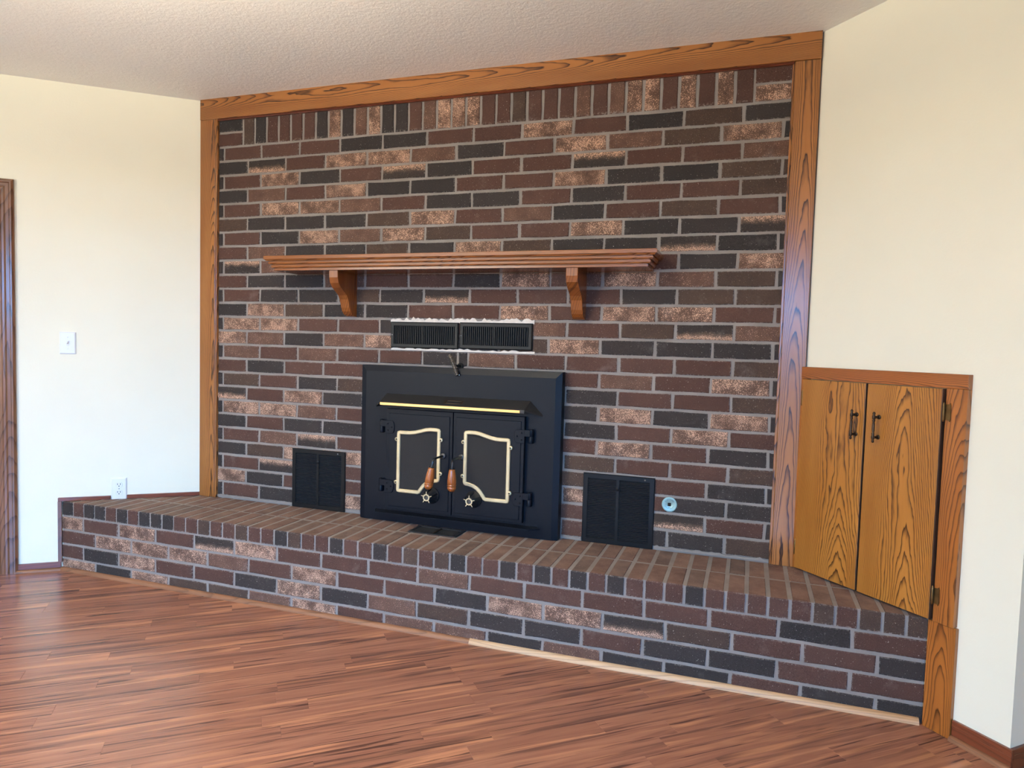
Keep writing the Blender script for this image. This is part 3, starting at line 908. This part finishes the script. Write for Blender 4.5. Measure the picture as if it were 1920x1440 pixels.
register(1.1835, 1.491, 0.7105, 0.8165, 'black slotted air register above the stove, on the right', 0)

def grille(x0, x1, z0, z1, label, knob):
    r = thing('return_grille', label, 'vent', ((x0 + x1) / 2, 0, z0), FB, 'square grilles beside the stove')
    e = 0.019
    def ring(d_, y): return [(x0 + d_, y, z0 + d_), (x1 - d_, y, z0 + d_), (x1 - d_, y, z1 - d_), (x0 + d_, y, z1 - d_)]
    g = G().loft([ring(0, -0.001), ring(0, -0.005), ring(0.002, -0.0075), ring(e - 0.001, -0.0075), ring(e, -0.0065), ring(e, -0.001)], False, False)
    build('frame', g, M_VENT, r)
    build('duct', G().box(x0 + 0.004, x1 - 0.004, -0.002, 0.0, z0 + 0.004, z1 - 0.004), M_VOID, r)
    xm = (x0 + x1) / 2 - 0.002
    bar = build('centre_bar', G().box(xm - 0.006, xm + 0.006, -0.0078, -0.002, z0 + e - 0.002, z1 - e + 0.002, 0.0006), M_VENT, r)
    g = G(); n = 33
    for i in range(n):
        z = z0 + e + (z1 - z0 - 2 * e) * (i + 0.5) / n
        for a, b_ in ((x0 + e - 0.001, xm - 0.005), (xm + 0.005, x1 - e + 0.001)):
            g.prism([(-0.0025, z + 0.0016), (-0.0025, z + 0.0010), (-0.0072, z - 0.0008), (-0.0074, z - 0.0001)], a, b_, 'YZ')
    lv = build('louvres', g, M_SLAT, r); lv['kind'] = 'stuff'
    build('screw', G().lathe([(0.0034, 0), (0.0028, 0.0014), (0, 0.002)], (x1 - 0.036, -0.0075, z1 - 0.010), 'Y', 8), M_STEEL, r)
    g = G().lathe([(0.0085, 0), (0.0085, 0.002), (0.0065, 0.003), (0.003, 0.003), (0.0025, 0.006), (0, 0.006)], (xm, -0.0078, z1 - 0.052), 'Y', 14)
    build('damper_knob', g, M_VENT, r)
grille(0.389, 0.660, ZH + 0.001, 0.2485, 'square black louvred grille left of the stove', 0)
grille(1.711, 1.981, ZH + 0.001, 0.253, 'square black louvred grille right of the stove', 1)

# small vent lying in the hearth top
r = thing('hearth_vent', 'small black vent lying flat on the hearth before the stove', 'vent', (1.152, -0.112, ZH))
x0, x1, y0, y1 = 1.050, 1.256, -0.166, -0.064
xm = (x0 + x1) / 2
g = G()
z0, z1 = ZH + 0.0005, ZH + 0.0035
for b_ in ((x0, x1, y0, y0 + 0.012), (x0, x1, y1 - 0.012, y1), (x0, x0 + 0.014, y0 + 0.012, y1 - 0.012), (x1 - 0.014, x1, y0 + 0.012, y1 - 0.012)):
    g.box(b_[0], b_[1], b_[2], b_[3], z0, z1, 0.0006)
build('frame', g, M_SLAT, r)
build('cross_bar', G().box(xm - 0.005, xm + 0.005, y0 + 0.012, y1 - 0.012, z0, z1 - 0.0004, 0.0005), M_BRONZE, r)
build('duct', G().box(x0 + 0.006, x1 - 0.006, y0 + 0.006, y1 - 0.006, z0 - 0.0003, z0 + 0.0006), M_VOID, r)

# gas key plate
gk = thing('gas_valve_plate', 'small round pale metal gas key plate on the bricks', 'plate', (2.036, -0.001, 0.1338))
kc = (2.036, -0.002, 0.1613)
build('disc', G().lathe([(0.0278, 0), (0.0278, 0.0015), (0.0262, 0.0032), (0.0235, 0.0026), (0.0075, 0.0034), (0.0068, 0.0026), (0, 0.0026)], kc, 'Y', 36), M_CHROME, gk)
build('key_socket', G().box(kc[0] - 0.0060, kc[0] + 0.0060, kc[1] - 0.0038, kc[1] - 0.0024, kc[2] - 0.0060, kc[2] + 0.0064, 0.0006), M_VOID, gk)
def letters(txt, r_, a0, a1, size, flip=False):
    g = G()
    for i, ch in enumerate(txt):
        if ch == ' ': continue
        cu = bpy.data.curves.new('t', 'FONT'); cu.body = ch; cu.size = 1.0; cu.align_x = 'CENTER'
        ob = bpy.data.objects.new('t', cu); COL.objects.link(ob)
        bpy.context.view_layer.update()
        me = ob.evaluated_get(bpy.context.evaluated_depsgraph_get()).to_mesh()
        a = a0 + (a1 - a0) * i / (len(txt) - 1)
        rot_ = (a - math.pi / 2) if not flip else (a + math.pi / 2)
        vv = []
        for v in me.vertices:
            x, y = v.co.x * size, (v.co.y - 0.35) * size
            vv.append((kc[0] + r_ * math.cos(a) + x * math.cos(rot_) - y * math.sin(rot_), -0.0053, kc[2] + r_ * math.sin(a) + x * math.sin(rot_) + y * math.cos(rot_)))
        g.add(vv, [list(p.vertices) for p in me.polygons])
        ob.evaluated_get(bpy.context.evaluated_depsgraph_get()).to_mesh_clear()
        bpy.data.objects.remove(ob); bpy.data.curves.remove(cu)
    return g
g = letters('BLUE FLAME', 0.0185, RAD(142), RAD(38), 0.0062)
build('lettering', g, plain('engraved_teal', srgb(60, 100, 104), 0.5), gk)
g = G()
for a in range(200, 345, 10):
    if a in (270,): continue
    ca, sa = math.cos(RAD(a)), math.sin(RAD(a))
    p = [(kc[0] + r_ * ca - w_ * sa, -0.0053, kc[2] + r_ * sa + w_ * ca) for r_, w_ in ((0.0150, 0.001), (0.0162, 0.001), (0.0162, -0.001), (0.0150, -0.001))]
    g.add(p, [[0, 1, 2, 3]])
for dx in (-0.0130, 0.0130):
    g.add([(kc[0] + dx - 0.002, -0.0053, kc[2] - 0.0004), (kc[0] + dx + 0.002, -0.0053, kc[2] - 0.0004), (kc[0] + dx + 0.002, -0.0053, kc[2] + 0.0004), (kc[0] + dx - 0.002, -0.0053, kc[2] + 0.0004)], [[0, 1, 2, 3]])
g.add([(kc[0] - 0.004, -0.0058, kc[2] - 0.0112), (kc[0] + 0.004, -0.0058, kc[2] - 0.0112), (kc[0] + 0.004, -0.0058, kc[2] - 0.0102), (kc[0] - 0.004, -0.0058, kc[2] - 0.0102)], [[0, 1, 2, 3]])
build('engraved_marks', g, bpy.data.materials['engraved_teal'], gk)

# ------------------------------------------------------------------ left wall fittings (frame FL: x = -s, y negative = into the room)
sw = thing('light_switch', 'white toggle light switch on the left wall', 'switch', (-0.536, 0, 0.638), FL)
def plate(x0, x1, z0, z1, parent, nm='cover_plate'):
    r_ = lambda e, y: [(x0 + e, y, z0 + e), (x1 - e, y, z0 + e), (x1 - e, y, z1 - e), (x0 + e, y, z1 - e)]
    return build(nm, G().loft([r_(0, 0), r_(0, -0.002), r_(0.004, -0.0055)]), M_PLASTIC, parent, FL)
plate(-0.567, -0.505, 0.638, 0.7345, sw)
build('toggle_collar', G().box(-0.5405, -0.5315, -0.0066, -0.0050, 0.676, 0.697, 0.0005), M_PLASTIC, sw, FL)
g = G().loft([[(-0.5390, -0.005, 0.682), (-0.5330, -0.005, 0.682), (-0.5330, -0.005, 0.692), (-0.5390, -0.005, 0.692)],
              [(-0.5385, -0.0145, 0.686), (-0.5335, -0.0145, 0.686), (-0.5335, -0.0135, 0.694), (-0.5385, -0.0135, 0.694)]])
build('toggle', g, M_PLASTIC, sw, FL)
for z in (0.660, 0.712):
    build('screw', G().lathe([(0.0022, 0), (0.0018, 0.001), (0, 0.0014)], (-0.536, -0.0055, z), 'Y', 8), M_PLASTIC, sw, FL)
ot = thing('wall_outlet', 'white duplex wall outlet just above the hearth', 'outlet', (-0.340, 0, -0.018), FL)
plate(-0.3715, -0.3085, -0.0185, 0.0815, ot)
for z in (0.0495, 0.0140):
    g = G()
    pts = [(-0.3395 + 0.0148 * math.cos(2 * math.pi * i / 20), max(-0.0118, min(0.0118, 0.0148 * math.sin(2 * math.pi * i / 20))) + z) for i in range(20)]
    g.prism(pts, -0.005, -0.0072, 'XZ', 0.0006)
    fc = build('socket_face', g, M_PLASTIC, ot, FL)
    g = G()
    for dx in (-0.0055, 0.0055):
        g.box(-0.3395 + dx - 0.0011, -0.3395 + dx + 0.0011, -0.0076, -0.0065, z, z + 0.0075)
    g.lathe([(0.0023, 0), (0.0023, 0.001), (0, 0.001)], (-0.3395, -0.0067, z - 0.005), 'Y', 10)
    build('slots', g, M_SLOT, fc, FL)
build('screw', G().lathe([(0.002, 0), (0.0016, 0.001), (0, 0.0013)], (-0.3395, -0.0055, 0.0318), 'Y', 8), M_SLOT, ot, FL)

t = lab(struct(build('trim_4', G().box(-0.577, -0.373, -0.011, 0.002, -0.0135, 0.0020, 0.001), M_BASE, None, FL)), 'thin brown strip along the left end of the hearth top')
lab(struct(build('trim_5', G().box(-0.3075, -0.006, -0.011, 0.002, -0.0135, 0.0030, 0.001), M_BASE, None, FL)), 'thin brown strip between outlet and brick wall')
lab(struct(build('trim_6', G().box(-0.578, -0.5625, -0.011, 0.002, ZF + 0.036, -0.0135, 0.001), M_BASE_Z, None, FL)), 'thin upright brown strip at the left end of the hearth')
b1 = lab(struct(build('baseboard_left', G().box(-0.735, -0.567, -0.009, 0.002, ZF + 0.012, ZF + 0.037, 0.001), M_BASE, None, FL)), 'short brown baseboard between door casing and hearth')
def quarter(x0, x1, y, z, r_, parent, mat, fr, nm='shoe_moulding'):
    pts = [(y, z)] + [(y - r_ * math.cos(a), z + r_ * math.sin(a)) for a in [math.pi / 2 * i / 6 for i in range(7)]]
    return build(nm, G().prism(pts, x0, x1, 'YZ'), mat, parent, fr)
quarter(-0.735, -0.567, -0.008, ZF, 0.012, b1, M_SHOE_DARK, FL)

# door casing and door at the left edge
d1 = build('door_1', G().box(-DOOR1, -DOOR0, 0.035, 0.065, ZF, DOORZ, 0.002), M_CASING, None, FL)
lab(struct(d1), 'dark wooden door beyond the left edge of the picture')
CP = [(0.0, 0.004), (0.0, 0.010), (0.008, 0.017), (0.014, 0.017), (0.018, 0.012), (0.030, 0.012), (0.036, 0.015), (0.044, 0.015), (0.050, 0.010), (0.062, 0.009), (0.066, 0.012), (0.070, 0.012), (0.072, 0.004)]
cw = 0.072
c0 = 0.728                       # outer edge of the casing along the wall
g = G()
ringz = []
for zz, mit in ((ZF, 0), (1.372, 1)):
    ringz.append([(-(c0 + a), -y, zz - (a if mit else 0)) for a, y in CP] + [(-(c0 + cw), 0.002, zz - (cw if mit else 0)), (-c0, 0.002, zz)])
g.loft(ringz)
build('casing_upright', g, M_CASING, d1, FL)
g = G()
rx = []
for xx, k in ((-c0, 1), (-(DOOR1 + 0.072), -1)):
    rx.append([(xx - k * a, -y, 1.372 - a) for a, y in CP] + [(xx - k * cw, 0.002, 1.372 - cw), (xx, 0.002, 1.372)])
g.loft(rx)
build('casing_head', g, wood('walnut_stained_head', srgb(132, 92, 66), srgb(108, 72, 50), srgb(64, 42, 30), 'X', rough=0.22, lines=6, curve=80, dens=0.6), d1, FL)
build('door_jamb', G().box(-(DOOR0 + 0.014), -DOOR0, 0.0, 0.09, ZF, DOORZ), M_CASING, d1, FL)

# ------------------------------------------------------------------ shoe moulding along the hearth foot
t7 = quarter(HEL + 0.004, 1.402, -D, ZF, 0.0155, None, M_SHOE_DARK, FB, 'trim_7'); lab(struct(t7), 'worn brown shoe moulding along the hearth foot, left length')
t8 = quarter(1.403, HER - 0.012, -D, ZF, 0.0165, None, M_SHOE_PALE, FB, 'trim_8'); lab(struct(t8), 'pale unstained shoe moulding along the hearth foot, right length')

# ------------------------------------------------------------------ wood-storage cabinet in the right wall (frame FR: y negative = into the room)
cb = thing('wall_cabinet', 'oak wood-storage cabinet with two doors set in the right wall', 'cabinet', (0.29, 0, ZH), FR)
build('top_rail', G().box(-0.004, 0.563, -0.019, 0.001, 0.644, 0.684, 0.0012), M_CABF_X, cb, FR)
build('stile', G().box(0.504, 0.563, -0.018, 0.001, ZH + 0.003, 0.6438, 0.0012), M_CABF_Z, cb, FR)
build('stile', G().box(-0.004, 0.021, -0.018, 0.001, ZH + 0.001, 0.6438, 0.0012), M_CABF_Z, cb, FR)
build('cabinet_interior', G().box(0.022, 0.496, 0.010, 0.080, ZH + 0.006, 0.636), M_VOID, cb, FR)
def pull(x, z0, z1, parent):
    y = -0.050
    h = z1 - z0
    prof_ = [(0, 0), (0.0030, 0.001), (0.0044, 0.005), (0.0030, 0.009), (0.0044, 0.012), (0.0052, 0.017), (0.0044, 0.022), (0.0030, 0.024), (0.0052, 0.027), (0.0030, 0.030), (0.0040, 0.040)]
    full = prof_ + [(r_, h - z) for r_, z in prof_[::-1]]
    g = G().lathe(full, (x, y, z0), 'Z', 12)
    for z in (z0 + 0.0165, z1 - 0.0165):
        g.tube([(x, y, z), (x, -0.030, z)], [0.0036, 0.0042], 8)
        g.lathe([(0.0068, 0), (0.0068, 0.002), (0.0045, 0.003), (0, 0.003)], (x, -0.0275, z), 'Y', 12)
    return build('pull_handle', g, M_BRONZE, parent, FR)
def hinge(x, z, parent, wide):
    g = G().lathe([(0, -0.027), (0.0022, -0.026), (0.003, -0.022), (0.0036, -0.021), (0.0036, 0.021), (0.003, 0.022), (0.0022, 0.026), (0, 0.028)], (x, -0.0245, z), 'Z', 10)
    if wide:
        pts = [(x, z - 0.021), (x + 0.012, z - 0.023), (x + 0.015, z - 0.026), (x + 0.017, z - 0.018), (x + 0.017, z + 0.018), (x + 0.015, z + 0.026), (x + 0.012, z + 0.023), (x, z + 0.021)]
        g.prism(pts, -0.018, -0.0205, 'XZ')
    return build('hinge', g, M_ABRASS, parent, FR)
ZD0, ZD1 = ZH + 0.007, 0.642
for nm, xa, xb, hx, hgx in (('left', 0.013, 0.257, 0.231, 0.0105), ('right', 0.2645, 0.4985, 0.309, 0.5040)):
    dr = build('door', G().box(xa, xb, -0.0275, -0.004, ZD0, ZD1, 0.001), M_DOOR, cb, FR)
    lab(dr, nm + ' oak cabinet door')
    build('door_edge', G().box(xb + 0.0001, xb + 0.0026, -0.0268, -0.004, ZD0, ZD1), M_EDGE, dr, FR)
    pull(hx, 0.466, 0.560, dr)
    hinge(hgx, 0.578, dr, nm == 'right'); hinge(hgx, 0.063, dr, nm == 'right')
lab(struct(build('trim_9', G().box(0.4890, 0.5685, -0.013, 0.001, ZF, ZH + 0.0015, 0.0012), M_CABF_Z, None, FR)), 'short oak board from the cabinet down to the floor')
b2 = lab(struct(build('baseboard_right', G().box(0.570, 0.7245, -0.0085, 0.001, ZF + 0.012, ZF + 0.056, 0.0012), M_BASE, None, FR)), 'mahogany baseboard on the right wall')
build('bead_moulding', G().box(0.570, 0.7250, -0.0100, -0.0080, ZF + 0.038, ZF + 0.042, 0.0008), M_BASE, b2, FR)
quarter(0.570, 0.7250, -0.008, ZF, 0.014, b2, M_SHOE_DARK, FR)
FH = Frame(PCN.x, PCN.y, math.pi / 2 - AR)         # the wall end that turns away
b3 = lab(struct(build('baseboard_return', G().box(0.0, 1.4, -0.0085, 0.0008, ZF + 0.001, ZF + 0.056, 0.0012), M_BASE, None, FH)), 'mahogany baseboard on the wall end turning away')
build('bead_moulding', G().box(0.0, 1.4, -0.0100, -0.0080, ZF + 0.038, ZF + 0.042, 0.0008), M_BASE, b3, FH)

# ------------------------------------------------------------------ unseen bowl uplight added to brighten the ceiling
lx, ly, lz = 0.95, -2.0, 1.30
lamp = thing('ceiling_fill_lamp', 'unseen brass bowl uplight added to brighten the ceiling, above the picture', 'lamp', (lx, ly, lz - 0.07))
build('canopy', G().lathe([(0, 0), (0.06, 0), (0.055, -0.018), (0.012, -0.026), (0, -0.026)], (lx, ly, ZC - 0.001), 'Z', 28), M_BRASS2, lamp)
build('stem', G().tube([(lx, ly, ZC - 0.02), (lx, ly, lz - 0.05)], 0.008), M_BRASS2, lamp)
build('bowl_shade', G().lathe([(0, -0.070), (0.05, -0.066), (0.10, -0.048), (0.14, -0.015), (0.155, 0.012), (0.150, 0.012), (0.135, -0.012), (0.10, -0.040), (0, -0.055)], (lx, ly, lz), 'Z', 32), M_BRASS2, lamp)
m, nt, b = new_mat('fill_diffuser')
b.inputs['Base Color'].default_value = (0.9, 0.85, 0.75, 1)
b.inputs['Emission Color'].default_value = (1.0, 0.90, 0.72, 1)
b.inputs['Emission Strength'].default_value = 680.0
build('diffuser', G().lathe([(0, -0.020), (0.125, -0.020), (0.128, -0.017), (0, -0.012)], (lx, ly, lz), 'Z', 28), m, lamp)
